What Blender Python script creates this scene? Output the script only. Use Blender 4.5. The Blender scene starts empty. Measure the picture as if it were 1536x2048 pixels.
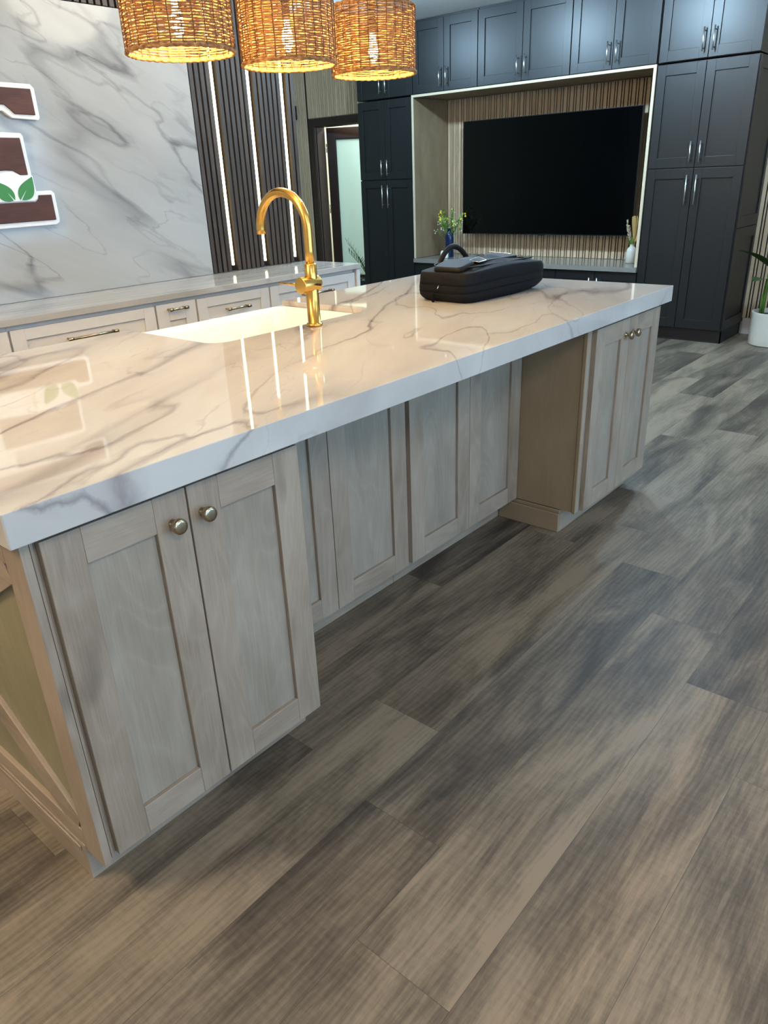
import bpy, bmesh, math, random
from mathutils import Vector, Matrix
random.seed(7)
SC = bpy.context.scene
COL = SC.collection
PI = math.pi

# ------------------------------------------------------------------ camera
cd = bpy.data.cameras.new('camera'); cam = bpy.data.objects.new('camera', cd); COL.objects.link(cam)
RR = ((0.642795467, -0.765115955, -0.0375707858), (-0.339356162, -0.240446469, -0.909407989), (0.686768799, 0.597313210, -0.414204715))
M = Matrix(((RR[0][0], -RR[1][0], -RR[2][0]), (RR[0][1], -RR[1][1], -RR[2][1]), (RR[0][2], -RR[1][2], -RR[2][2])))
cam.matrix_world = Matrix.Translation((0, 0, 1.4)) @ M.to_4x4()
cd.sensor_fit = 'VERTICAL'; cd.sensor_height = 36.0; cd.lens = 36.0 * 1464.258 / 2048.0
cd.clip_start = 0.02
SC.camera = cam

# ------------------------------------------------------------------ world, exposure
SC.view_settings.view_transform = 'Standard'; SC.view_settings.look = 'None'
SC.view_settings.gamma = 1.0; SC.view_settings.use_curve_mapping = False
SC.view_settings.exposure = 0.12
w = bpy.data.worlds.new('world'); SC.world = w; w.use_nodes = True
w.node_tree.nodes['Background'].inputs[0].default_value = (0.72, 0.85, 1.0, 1)
w.node_tree.nodes['Background'].inputs[1].default_value = 0.5

def area(name, loc, rot, sx, sy, power, col, spread=None):
    l = bpy.data.lights.new(name, 'AREA'); l.shape = 'RECTANGLE'; l.size = sx; l.size_y = sy
    l.energy = power; l.color = col
    if spread: l.spread = spread
    o = bpy.data.objects.new(name, l); COL.objects.link(o); o.location = loc; o.rotation_euler = rot
    return o
# daylight through the three tall windows behind the photographer
WIN_X = (-0.6, 2.0, 4.7)
for i, x in enumerate(WIN_X):
    area('window_daylight', (x, -3.18, 1.45), (math.radians(90), 0, 0), 1.7, 2.1, (50, 68, 68)[i], (0.36, 0.66, 1.0))
# recessed ceiling lamps (their housings are built with the ceiling)
DOWN = [(5.06, 1.5), (5.06, 2.8), (5.06, 4.1), (5.06, 5.4), (2.6, -0.8), (2.6, 2.95), (-0.8, 2.1), (0.1, -0.9)]  # the sink aisle lamp is added, to warm and brighten the island end panel
DOWN_P = [105, 125, 98, 66, 16, 24, 115, 62]

# ------------------------------------------------------------------ mesh helpers
class MB:
    def __init__(s):
        s.bm = bmesh.new(); s.uv = s.bm.loops.layers.uv.new('UVMap')
        s.off = (0, 0)
    def reoff(s): s.off = (random.uniform(0, 30), random.uniform(0, 30))
    def _uvbox(s, faces, g):
        g = 'xyz'.index(g); s.reoff()
        for f in faces:
            f.normal_update(); n = f.normal
            a = max(range(3), key=lambda i: abs(n[i]))
            oth = [i for i in range(3) if i != a]
            u = g if g in oth else oth[0]
            v = [i for i in oth if i != u][0]
            for l in f.loops:
                c = l.vert.co; l[s.uv].uv = (c[u] + s.off[0], c[v] + s.off[1] + (0.37 * a))
    def box(s, x0, x1, y0, y1, z0, z1, g='z', mi=0):
        co = [(x0, y0, z0), (x1, y0, z0), (x1, y1, z0), (x0, y1, z0), (x0, y0, z1), (x1, y0, z1), (x1, y1, z1), (x0, y1, z1)]
        v = [s.bm.verts.new(c) for c in co]
        fs = [s.bm.faces.new([v[i] for i in q]) for q in ((0, 3, 2, 1), (4, 5, 6, 7), (0, 1, 5, 4), (1, 2, 6, 5), (2, 3, 7, 6), (3, 0, 4, 7))]
        for f in fs: f.material_index = mi
        s._uvbox(fs, g); return s
    def prism(s, poly, t0, t1, ax='z', g='x', mi=0):
        """poly in the plane perpendicular to ax, counter-clockwise; extruded t0..t1"""
        def P(p, t):
            return {'z': (p[0], p[1], t), 'y': (p[0], t, p[1]), 'x': (t, p[0], p[1])}[ax]
        a = [s.bm.verts.new(P(p, t0)) for p in poly]; b = [s.bm.verts.new(P(p, t1)) for p in poly]
        fs = [s.bm.faces.new(a[::-1]), s.bm.faces.new(b)]
        n = len(poly)
        for i in range(n): fs.append(s.bm.faces.new([a[i], a[(i + 1) % n], b[(i + 1) % n], b[i]]))
        for f in fs: f.material_index = mi
        bmesh.ops.recalc_face_normals(s.bm, faces=fs)
        s._uvbox(fs, g); return s
    def tube(s, pts, r, n=10, caps=True, mi=0, closed=False, smooth=True):
        pts = [Vector(p) for p in pts]; m = len(pts)
        rs = r if isinstance(r, (list, tuple)) else [r] * m
        rings = []; up = None; L = 0
        for i, p in enumerate(pts):
            if closed: t = pts[(i + 1) % m] - pts[i - 1]
            else: t = (pts[min(i + 1, m - 1)] - pts[max(i - 1, 0)])
            t.normalize()
            if up is None:
                up = Vector((0, 0, 1)) if abs(t.z) < 0.9 else Vector((1, 0, 0))
            a = up - t * up.dot(t)
            if a.length < 1e-5: a = t.orthogonal()
            a.normalize(); b = t.cross(a); up = a
            rr = rs[i]; rx, ry = rr if isinstance(rr, tuple) else (rr, rr)
            rings.append([s.bm.verts.new(p + a * (math.cos(2 * PI * k / n) * rx) + b * (math.sin(2 * PI * k / n) * ry)) for k in range(n)])
        cnt = m if closed else m - 1
        for i in range(cnt):
            A, B = rings[i], rings[(i + 1) % m]; d = (pts[(i + 1) % m] - pts[i]).length
            for k in range(n):
                f = s.bm.faces.new([A[k], A[(k + 1) % n], B[(k + 1) % n], B[k]]); f.smooth = smooth; f.material_index = mi
                uu = (L, L, L + d, L + d); vv = (k / n, (k + 1) / n, (k + 1) / n, k / n)
                for l, u, v in zip(f.loops, uu, vv): l[s.uv].uv = (u, v)
            L += d
        if caps and not closed:
            for R_ in (rings[0][::-1], rings[-1]):
                f = s.bm.faces.new(R_); f.material_index = mi
        return s
    def lathe(s, prof, c=(0, 0, 0), ax='z', n=32, mi=0, smooth=True):
        """prof: list of (r, t) along the axis"""
        c = Vector(c); A = {'x': Vector((1, 0, 0)), 'y': Vector((0, 1, 0)), 'z': Vector((0, 0, 1)), '-y': Vector((0, -1, 0)), '-x': Vector((-1, 0, 0))}[ax]
        u = A.orthogonal().normalized(); v = A.cross(u); rings = []
        for r, t in prof:
            if r < 1e-6: rings.append([s.bm.verts.new(c + A * t)])
            else: rings.append([s.bm.verts.new(c + A * t + u * (r * math.cos(2 * PI * k / n)) + v * (r * math.sin(2 * PI * k / n))) for k in range(n)])
        for i in range(len(rings) - 1):
            P, Q = rings[i], rings[i + 1]
            if len(P) == 1 and len(Q) == 1: continue
            for k in range(n):
                k2 = (k + 1) % n
                if len(P) == 1: vs = [P[0], Q[k2], Q[k]]
                elif len(Q) == 1: vs = [P[k], P[k2], Q[0]]
                else: vs = [P[k], P[k2], Q[k2], Q[k]]
                f = s.bm.faces.new(vs); f.smooth = smooth; f.material_index = mi
                for l in f.loops: l[s.uv].uv = (l.vert.co.z * 1.0, k / n)
        return s
    def leaf(s, path, widths, fold=0.25, side=None, mi=0, droop=0):
        path = [Vector(p) for p in path]; m = len(path); rows = []
        for i, p in enumerate(path):
            t = (path[min(i + 1, m - 1)] - path[max(i - 1, 0)]).normalized()
            sd = side.copy() if side is not None else t.cross(Vector((0, 0, 1)))
            sd = sd - t * sd.dot(t)
            if sd.length < 1e-4: sd = t.orthogonal()
            sd.normalize(); up = sd.cross(t)
            wd = widths[i]
            rows.append([s.bm.verts.new(p + sd * (wd * q) + up * (abs(q) * wd * fold)) for q in (-1, -0.5, 0, 0.5, 1)])
        for i in range(m - 1):
            for k in range(4):
                f = s.bm.faces.new([rows[i][k], rows[i][k + 1], rows[i + 1][k + 1], rows[i + 1][k]]); f.smooth = True; f.material_index = mi
                for l, (u, v) in zip(f.loops, ((i, k), (i, k + 1), (i + 1, k + 1), (i + 1, k))): l[s.uv].uv = (u / m, v / 4)
        return s
    def build(s, name, mats, parent=None, bevel=0, seg=2, loc=None):
        me = bpy.data.meshes.new(name); s.bm.to_mesh(me); s.bm.free()
        for m_ in (mats if isinstance(mats, (list, tuple)) else [mats]): me.materials.append(m_)
        o = bpy.data.objects.new(name, me); COL.objects.link(o)
        if parent: o.parent = parent
        if loc: o.location = loc
        if bevel:
            b = o.modifiers.new('bevel', 'BEVEL'); b.width = bevel; b.segments = seg; b.limit_method = 'ANGLE'; b.angle_limit = 0.6
            b.harden_normals = False
        return o

def tag(o, label=None, cat=None, group=None, kind=None):
    if label: o['label'] = label
    if cat: o['category'] = cat
    if group: o['group'] = group
    if kind: o['kind'] = kind
    return o
def thing(name, label, cat, loc=(0, 0, 0), rz=0, group=None):
    o = bpy.data.objects.new(name, None); COL.objects.link(o); o.location = loc; o.rotation_euler = (0, 0, rz)
    o.empty_display_size = 0.1
    return tag(o, label, cat, group)
def dup_tree(o, parent=None):
    c = o.copy(); COL.objects.link(c)
    if parent: c.parent = parent
    for ch in [k for k in bpy.data.objects if k.parent is o]: dup_tree(ch, c)
    return c

# ------------------------------------------------------------------ materials
class NT:
    def __init__(s, name):
        s.m = bpy.data.materials.new(name); s.m.use_nodes = True; s.t = s.m.node_tree
        s.b = s.t.nodes['Principled BSDF']
    def n(s, typ, **kw):
        nd = s.t.nodes.new(typ)
        for k, v in kw.items():
            if k.startswith('i_'): nd.inputs[k[2:].replace('_', ' ')].default_value = v
            elif isinstance(k, str): setattr(nd, k, v)
        return nd
    def link(s, a, b): s.t.links.new(a, b)
    def math(s, op, a, b=None, c=None, clamp=False):
        nd = s.t.nodes.new('ShaderNodeMath'); nd.operation = op; nd.use_clamp = clamp
        for i, v in enumerate((a, b, c)):
            if v is None: continue
            if isinstance(v, (int, float)): nd.inputs[i].default_value = v
            else: s.link(v, nd.inputs[i])
        return nd.outputs[0]
    def coord(s, kind='Object'):
        return s.n('ShaderNodeTexCoord').outputs[kind]
    def mapping(s, vec, loc=(0, 0, 0), rot=(0, 0, 0), scale=(1, 1, 1), typ='POINT'):
        nd = s.t.nodes.new('ShaderNodeMapping'); nd.vector_type = typ; s.link(vec, nd.inputs['Vector'])
        nd.inputs['Location'].default_value = loc; nd.inputs['Rotation'].default_value = rot; nd.inputs['Scale'].default_value = scale
        return nd.outputs[0]
    def noise(s, vec, scale=5, detail=4, rough=0.5, dist=0.0):
        nd = s.t.nodes.new('ShaderNodeTexNoise'); s.link(vec, nd.inputs['Vector'])
        nd.inputs['Scale'].default_value = scale; nd.inputs['Detail'].default_value = detail
        nd.inputs['Roughness'].default_value = rough; nd.inputs['Distortion'].default_value = dist
        return nd.outputs['Fac']
    def ramp(s, fac, stops, interp='LINEAR'):
        nd = s.t.nodes.new('ShaderNodeValToRGB'); s.link(fac, nd.inputs['Fac']); cr = nd.color_ramp; cr.interpolation = interp
        while len(cr.elements) < len(stops): cr.elements.new(0.5)
        for e, (p, c) in zip(cr.elements, stops):
            e.position = p; e.color = (c[0], c[1], c[2], 1) if isinstance(c, (tuple, list)) else (c, c, c, 1)
        return nd.outputs['Color']
    def mix(s, fac, a, b, mode='MIX'):
        nd = s.t.nodes.new('ShaderNodeMix'); nd.data_type = 'RGBA'; nd.blend_type = mode
        for sock, v in ((nd.inputs[0], fac), (nd.inputs[6], a), (nd.inputs[7], b)):
            if isinstance(v, (int, float)): sock.default_value = v
            elif isinstance(v, (tuple, list)): sock.default_value = (v[0], v[1], v[2], 1)
            else: s.link(v, sock)
        return nd.outputs[2]
    def bump(s, h, strength=0.2, dist=0.002):
        nd = s.t.nodes.new('ShaderNodeBump'); s.link(h, nd.inputs['Height']); nd.inputs['Strength'].default_value = strength
        nd.inputs['Distance'].default_value = dist; s.link(nd.outputs[0], s.b.inputs['Normal'])
    def set(s, **kw):
        for k, v in kw.items():
            k = k.replace('_', ' ')
            if isinstance(v, (int, float)): s.b.inputs[k].default_value = v
            elif isinstance(v, (tuple, list)): s.b.inputs[k].default_value = (v[0], v[1], v[2], 1)
            else: s.link(v, s.b.inputs[k])
        return s

def plain(name, col, rough=0.5, metal=0.0, **kw):
    t = NT(name); v = t.noise(t.coord(), 18, 3)
    c = t.mix(v, tuple(x * 0.93 for x in col), tuple(min(1, x * 1.06) for x in col))
    t.set(Base_Color=c, Roughness=rough, Metallic=metal, **kw); return t.m

def wood(name, dark, mid, light, rough=0.45, fig=1.0, knots=True):
    t = NT(name); uv = t.coord('UV')
    a = t.mapping(uv, scale=(1.6, 9, 1)); b = t.mapping(uv, scale=(9, 260, 1))
    big = t.noise(a, 1.0, 4, 0.55, 0.8 * fig)
    wv = t.n('ShaderNodeTexWave', wave_type='BANDS', bands_direction='Y'); wm = t.mapping(uv, scale=(1.1, 4.5, 1)); t.link(wm, wv.inputs['Vector'])
    wv.inputs['Scale'].default_value = 2.6; wv.inputs['Distortion'].default_value = 9 * fig; wv.inputs['Detail'].default_value = 3; wv.inputs['Detail Scale'].default_value = 1.2
    fine = t.noise(b, 1.0, 3, 0.6)
    blo = t.noise(t.mapping(uv, scale=(3.5, 5.5, 1)), 1.0, 3, 0.5, 0.4)
    rp = t.math('POWER', t.math('PINGPONG', t.math('MULTIPLY', t.noise(t.mapping(uv, loc=(2, 7, 0), scale=(1.5, 7.0, 1)), 1.0, 1, 0.35, 0.7 * fig), 22.0), 1.0), 3.0)
    f = t.math('ADD', t.math('MULTIPLY', big, 0.34), t.math('MULTIPLY', blo, 0.36))
    f = t.math('ADD', f, t.math('MULTIPLY', rp, 0.055 * fig))
    f = t.math('ADD', f, t.math('MULTIPLY', fine, 0.27))
    c = t.ramp(f, ((0.34, dark), (0.5, mid), (0.64, light)))
    if knots:
        k = t.noise(t.mapping(uv, scale=(3.2, 7, 1)), 1.0, 2, 0.5); kk = t.math('MULTIPLY', t.math('SUBTRACT', k, 0.66, clamp=True), 6.0, clamp=True)
        c = t.mix(kk, c, tuple(x * 0.55 for x in dark))
    t.set(Base_Color=c, Roughness=rough)
    t.bump(t.math('ADD', fine, t.math('MULTIPLY', big, 0.3)), 0.12, 0.001)
    return t.m

def marble(name, base, veinc, warm, rot, scale, seed, width=0.022, rough=0.06, warp=0.35, soft=0.45):
    t = NT(name); g = t.n('ShaderNodeNewGeometry').outputs['Position']
    r0 = t.mapping(g, loc=seed, rot=rot); p = t.mapping(r0, scale=scale)
    off = t.n('ShaderNodeVectorMath', operation='SCALE'); cn = t.n('ShaderNodeTexNoise'); t.link(p, cn.inputs['Vector']); cn.inputs['Scale'].default_value = 1.6; cn.inputs['Detail'].default_value = 7; cn.inputs['Roughness'].default_value = 0.55
    t.link(cn.outputs['Color'], off.inputs[0]); off.inputs['Scale'].default_value = warp
    ad = t.n('ShaderNodeVectorMath', operation='ADD'); t.link(p, ad.inputs[0]); t.link(off.outputs[0], ad.inputs[1]); q = ad.outputs[0]
    wmod = t.math('MULTIPLY_ADD', t.ramp(t.noise(t.mapping(p, loc=(3, 8, 1)), 1.7, 2, 0.5), ((0.35, 0.0), (0.7, 1.0))), 1.6, 0.25)
    def vein(sc, wd, sd, det=2):
        n1 = t.noise(t.mapping(q, loc=(sd, sd * 1.7, sd * .6)), sc, det, 0.4)
        d = t.math('ABSOLUTE', t.math('SUBTRACT', n1, 0.5))
        return t.math('SUBTRACT', 1.0, t.math('DIVIDE', d, t.math('MULTIPLY', wmod, wd), clamp=True), clamp=True)
    def mask(sd, sc, lo, hi): return t.ramp(t.noise(t.mapping(p, loc=(sd, sd * .4, 4)), sc, 3, 0.5), ((lo, 0.0), (hi, 1.0)))
    v1 = t.math('MULTIPLY', vein(0.95, width, 0.0), t.math('MULTIPLY_ADD', mask(2, 1.3, .38, .6), 0.85, 0.10))
    v2 = t.math('MULTIPLY', vein(1.9, width * 0.8, 3.1), mask(9, 1.1, .41, .60))
    v3 = t.math('MULTIPLY', vein(3.6, width * 0.9, 7.7, 4), mask(15, 1.5, .44, .64))
    v4 = t.math('MULTIPLY', t.math('MULTIPLY', vein(0.95, width * 7, 0.0), mask(21, 1.6, .42, .66)), t.noise(t.mapping(q, scale=(1, 2.2, 2.2)), 5, 6, 0.7))
    v = t.math('ADD', t.math('MULTIPLY', v1, .85), t.math('ADD', t.math('MULTIPLY', v2, .6), t.math('MULTIPLY', v3, .45)))
    v = t.math('ADD', v, t.math('MULTIPLY', v4, soft), clamp=True)
    cloud = t.ramp(t.noise(t.mapping(q, scale=(1, 1.6, 1.6)), 1.3, 5, 0.6), ((.35, 0.0), (.7, 1.0)))
    bc = t.mix(t.math('MULTIPLY', cloud, 0.6), base, warm)
    t.set(Base_Color=t.mix(t.math('MULTIPLY', v, 0.85), bc, veinc), Roughness=rough, Specular_IOR_Level=0.4)
    return t.m

MT = {}
MT['counter'] = marble('island_marble', (0.545, 0.515, 0.475), (0.17, 0.135, 0.14), (0.43, 0.39, 0.35), (0, 0, math.radians(-28)), (0.7, 2.1, 1.0), (4.2, 1.3, 0), 0.020, 0.035)
MT['slab'] = marble('wall_marble', (0.41, 0.415, 0.405), (0.13, 0.13, 0.135), (0.33, 0.33, 0.315), (0, math.radians(-28), 0), (0.6, 1.0, 2.2), (1.0, 0, 5.6), 0.024, 0.11)
MT['counter2'] = marble('quartz_grey', (0.50, 0.48, 0.45), (0.28, 0.265, 0.24), (0.38, 0.365, 0.335), (0, 0, math.radians(4)), (0.5, 5.5, 1.0), (7, 2, 1), 0.06, 0.10)
MT['wood'] = wood('greywashed_maple', (0.215, 0.158, 0.112), (0.310, 0.240, 0.178), (0.375, 0.300, 0.228), 0.42)
MT['birch'] = wood('greywashed_birch_panel', (0.225, 0.180, 0.134), (0.295, 0.243, 0.186), (0.35, 0.293, 0.228), 0.42, 1.15, False)
MT['endboard'] = wood('olive_birch_board', (0.20, 0.175, 0.10), (0.245, 0.215, 0.13), (0.29, 0.255, 0.165), 0.45, 1.0, False)
MT['plywood'] = wood('maple_side', (0.25, 0.175, 0.10), (0.29, 0.21, 0.125), (0.33, 0.24, 0.15), 0.5, 0.6, False)
MT['oak'] = wood('natural_oak_lining', (0.15, 0.105, 0.058), (0.20, 0.14, 0.08), (0.25, 0.18, 0.105), 0.5, 0.6, False)
MT['oakedge'] = plain('oak_edge_banding', (0.52, 0.43, 0.30), 0.6)
MT['slat_oak'] = wood('oak_slat', (0.42, 0.30, 0.19), (0.54, 0.40, 0.26), (0.64, 0.49, 0.33), 0.5, 0.6, False)
MT['slat_dark'] = wood('walnut_slat', (0.022, 0.014, 0.009), (0.042, 0.028, 0.019), (0.072, 0.050, 0.034), 0.55, 0.8, False)
MT['felt'] = plain('black_felt', (0.008, 0.007, 0.007), 0.95)
MT['walnut'] = wood('walnut_letter', (0.038, 0.010, 0.006), (0.070, 0.020, 0.012), (0.11, 0.036, 0.020), 0.6, 0.5, False)
MT['white'] = plain('white_painted', (0.66, 0.64, 0.62), 0.35)
MT['navy'] = plain('charcoal_painted', (0.0068, 0.0078, 0.0088), 0.37, Specular_IOR_Level=0.48)
MT['kick'] = plain('black_kick', (0.010, 0.010, 0.011), 0.5)
MT['ceil'] = plain('ceiling_paint', (0.72, 0.72, 0.72), 0.85)
MT['wallp'] = plain('wall_paint', (0.60, 0.58, 0.54), 0.85)
MT['sage'] = plain('sage_wall_paint', (0.30, 0.29, 0.19), 0.8)
MT['base'] = plain('baseboard_paint', (0.70, 0.66, 0.60), 0.5)
MT['nickel'] = plain('brushed_nickel', (0.72, 0.70, 0.67), 0.28, 1.0)
MT['bronze'] = plain('champagne_knob', (0.46, 0.37, 0.25), 0.24, 1.0)
MT['tvframe'] = plain('tv_bezel', (0.006, 0.006, 0.007), 0.3)
MT['tvglass'] = plain('tv_screen', (0.001, 0.0012, 0.0014), 0.07, Specular_IOR_Level=0.5)
MT['quartz'] = plain('grey_quartz', (0.20, 0.19, 0.17), 0.16)
MT['fireclay'] = plain('fireclay_sink', (0.84, 0.82, 0.79), 0.12)
MT['doorw'] = wood('espresso_door', (0.016, 0.007, 0.005), (0.026, 0.012, 0.008), (0.040, 0.020, 0.013), 0.35, 0.4, False)
MT['iron'] = plain('black_iron', (0.02, 0.013, 0.010), 0.45, 0.6)
MT['potw'] = plain('white_pot', (0.56, 0.52, 0.45), 0.6)
MT['potb'] = plain('dark_pot', (0.02, 0.022, 0.03), 0.4)
MT['soil'] = plain('soil', (0.03, 0.02, 0.014), 0.95)
MT['leafd'] = plain('dark_leaf', (0.020, 0.075, 0.012), 0.35)
MT['leafl'] = plain('light_leaf', (0.20, 0.33, 0.07), 0.5)
MT['stem'] = plain('green_stem', (0.08, 0.20, 0.03), 0.5)
MT['yellow'] = plain('yellow_blossom', (0.62, 0.50, 0.03), 0.6)
MT['whitefl'] = plain('white_blossom', (0.75, 0.72, 0.66), 0.6)
MT['bluegl'] = plain('cobalt_glaze', (0.006, 0.015, 0.055), 0.12)
MT['cream'] = plain('cream_ceramic', (0.66, 0.64, 0.58), 0.45)
MT['pampas'] = plain('pampas_plume', (0.66, 0.56, 0.42), 0.9)
MT['dried'] = plain('dried_fan', (0.42, 0.27, 0.09), 0.8)
MT['signw'] = plain('white_acrylic', (0.80, 0.80, 0.79), 0.3)
MT['signg'] = plain('leaf_green', (0.035, 0.21, 0.035), 0.4)
MT['nylon'] = plain('black_nylon', (0.0045, 0.0045, 0.006), 0.75, Specular_IOR_Level=0.18)
MT['leather'] = plain('black_leather', (0.007, 0.005, 0.0045), 0.62, Specular_IOR_Level=0.2)
MT['zip'] = plain('zip_tape', (0.003, 0.003, 0.003), 0.85, Specular_IOR_Level=0.15)
MT['winfr'] = plain('window_frame_paint', (0.55, 0.55, 0.55), 0.4)

t = NT('brushed_gold'); n = t.noise(t.mapping(t.coord(), scale=(3, 3, 220)), 4, 2)
t.set(Base_Color=t.mix(n, (0.62, 0.36, 0.085), (0.78, 0.47, 0.13)), Metallic=1.0, Roughness=0.25); MT['gold'] = t.m

def emis(name, col, st):
    t = NT(name); t.set(Base_Color=col, Emission_Color=col); t.b.inputs['Emission Strength'].default_value = st; return t.m
MT['led'] = emis('led_strip', (1.0, 0.84, 0.46), 8.0)
MT['bulb'] = emis('filament_bulb', (1.0, 0.64, 0.22), 850.0)
MT['lamp'] = emis('lamp_diffuser', (0.75, 0.88, 1.0), 9.0)

t = NT('seagrass_rope'); uv = t.coord('UV')
n = t.noise(t.mapping(uv, scale=(60, 4, 1)), 1.0, 3, 0.6)
col = t.ramp(n, ((0.3, (0.13, 0.050, 0.018)), (0.5, (0.32, 0.145, 0.05)), (0.72, (0.60, 0.39, 0.14))))
tr = t.n('ShaderNodeBsdfTranslucent'); t.link(col, tr.inputs['Color'])
mx = t.n('ShaderNodeMixShader'); mx.inputs[0].default_value = 0.14
t.set(Base_Color=col, Roughness=0.8); t.link(t.b.outputs[0], mx.inputs[1]); t.link(tr.outputs[0], mx.inputs[2])
t.link(mx.outputs[0], t.t.nodes['Material Output'].inputs['Surface']); MT['rope'] = t.m
MT['ropedark'] = plain('dark_binding_cord', (0.075, 0.040, 0.018), 0.8)

t = NT('frosted_glass'); tl = t.n('ShaderNodeBsdfTranslucent'); tl.inputs['Color'].default_value = (0.68, 0.80, 0.76, 1)
mx = t.n('ShaderNodeMixShader'); mx.inputs[0].default_value = 0.55; t.set(Base_Color=(0.52, 0.62, 0.59), Roughness=0.25)
t.link(t.b.outputs[0], mx.inputs[1]); t.link(tl.outputs[0], mx.inputs[2]); t.link(mx.outputs[0], t.t.nodes['Material Output'].inputs['Surface']); MT['frost'] = t.m

# floor: vinyl planks
t = NT('vinyl_plank'); uv = t.coord('UV')
at = t.n('ShaderNodeAttribute', attribute_name='tone').outputs['Fac']
sm = t.noise(t.mapping(uv, scale=(1.7, 8.0, 1)), 1.0, 6, 0.62, 0.9)
sm2 = t.noise(t.mapping(uv, loc=(5, 9, 0), scale=(0.8, 3.2, 1)), 1.0, 2, 0.5, 0.6)
wv = t.n('ShaderNodeTexWave', wave_type='BANDS', bands_direction='Y'); t.link(t.mapping(uv, scale=(0.9, 6, 1)), wv.inputs['Vector'])
wv.inputs['Scale'].default_value = 3.0; wv.inputs['Distortion'].default_value = 11; wv.inputs['Detail'].default_value = 3; wv.inputs['Detail Scale'].default_value = 0.8
gr = t.noise(t.mapping(uv, scale=(16, 240, 1)), 1.0, 8, 0.75)
xg = t.noise(t.mapping(uv, scale=(90, 16, 1)), 1.0, 3, 0.6)
f = t.math('ADD', t.math('MULTIPLY', sm, 0.62), t.math('MULTIPLY', sm2, 0.36))
f = t.math('ADD', f, t.math('MULTIPLY', wv.outputs['Fac'], 0.045))
f = t.math('ADD', f, t.math('MULTIPLY', t.math('SUBTRACT', gr, 0.5), 0.26))
f = t.math('ADD', f, t.math('MULTIPLY', t.math('SUBTRACT', xg, 0.5), 0.09))
f = t.math('ADD', f, t.math('MULTIPLY', t.math('SUBTRACT', at, 0.5), 0.15))
c = t.ramp(f, ((0.36, (0.044, 0.035, 0.028)), (0.45, (0.086, 0.069, 0.052)), (0.53, (0.142, 0.115, 0.084)), (0.64, (0.232, 0.187, 0.136))))
hue = t.noise(t.mapping(uv, loc=(3, 3, 0), scale=(1.1, 4, 1)), 1.0, 2)
c = t.mix(t.math('MULTIPLY', hue, 0.35), c, (1.10, 0.93, 0.76), 'MULTIPLY')
u2 = t.n('ShaderNodeUVMap', uv_map='Seam').outputs[0]; sx = t.n('ShaderNodeSeparateXYZ'); t.link(u2, sx.inputs[0])
def edge(o, L):
    d = t.math('MINIMUM', o, t.math('SUBTRACT', L, o)); return t.math('LESS_THAN', d, 0.0008)
e = t.math('MAXIMUM', edge(sx.outputs[0], 1.525), edge(sx.outputs[1], 0.2286))
c = t.mix(t.math('MULTIPLY', e, 0.55), c, (0.03, 0.025, 0.02))
t.set(Base_Color=c, Roughness=t.math('MULTIPLY_ADD', gr, 0.16, 0.40), Specular_IOR_Level=0.34)
t.bump(gr, 0.15, 0.0006); MT['floor'] = t.m

# ------------------------------------------------------------------ room shell
X0, X1, Y0, Y1, H = -3.2, 7.2, -3.2, 7.45, 2.77
def struct(o): o['kind'] = 'structure'; return o
def make_floor():
    bm = bmesh.new(); uv = bm.loops.layers.uv.new('UVMap'); u2 = bm.loops.layers.uv.new('Seam')
    tone = bm.faces.layers.float.new('tone')
    W, L = 0.2286, 1.525
    known = {2: 1.285, 1: 0.975, 0: 0.69, -1: 0.38, -2: 1.605 - 1.525, 4: 0.405, 3: 1.02, -3: 1.2, -4: 0.7}
    r = random.Random(11)
    for k in range(-17, 31):
        y = 0.4915 + W * k; s = known.get(k, r.uniform(0, L)) % L
        x = s - 3 * L
        while x < 9.4:
            vs = [bm.verts.new(p) for p in ((x, y, 0), (x + L, y, 0), (x + L, y + W, 0), (x, y + W, 0))]
            f = bm.faces.new(vs); f[tone] = r.random(); ox, oy = r.uniform(0, 40), r.uniform(0, 40)
            for l, (a, b) in zip(f.loops, ((0, 0), (L, 0), (L, W), (0, W))):
                l[uv].uv = (a + ox, b + oy); l[u2].uv = (a, b)
            x += L
    me = bpy.data.meshes.new('floor'); bm.to_mesh(me); bm.free(); me.materials.append(MT['floor'])
    o = bpy.data.objects.new('floor', me); COL.objects.link(o); return struct(o)
make_floor()
struct(MB().box(X0 - .1, 9.3, Y0 - .1, Y1 + .1, H, H + .1).build('ceiling', MT['ceil']))
# wall_left: partition carrying the marble, its end at x = 3.62
struct(MB().box(X0, 3.62, 3.75, 3.87, 0, H).build('wall_left', MT['wallp']))
struct(MB().box(X0 - .1, 9.3, Y1, Y1 + .1, 0, H).build('wall_hall', MT['sage']))
struct(MB().box(X0 - .1, X0, Y0 - .1, Y1, 0, H).build('wall_near', MT['wallp']))
# wall_far with the door opening y 6.22..7.13, z 0..2.01
b = MB(); b.box(7.21, 7.33, Y0 - .1, 6.22, 0, H); b.box(7.21, 7.33, 7.13, Y1, 0, H); b.box(7.21, 7.33, 6.22, 7.13, 2.01, H)
struct(b.build('wall_far', MT['wallp']))
# bright room behind the door
b = MB(); b.box(9.2, 9.3, 4.5, Y1, 0, H); b.box(7.33, 9.2, 4.4, 4.5, 0, H)
struct(b.build('wall_back', MT['ceil']))
area('back_room_lamp', (8.3, 6.2, 2.70), (0, 0, 0), 0.9, 0.9, 170, (0.92, 0.98, 1.0))
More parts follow.
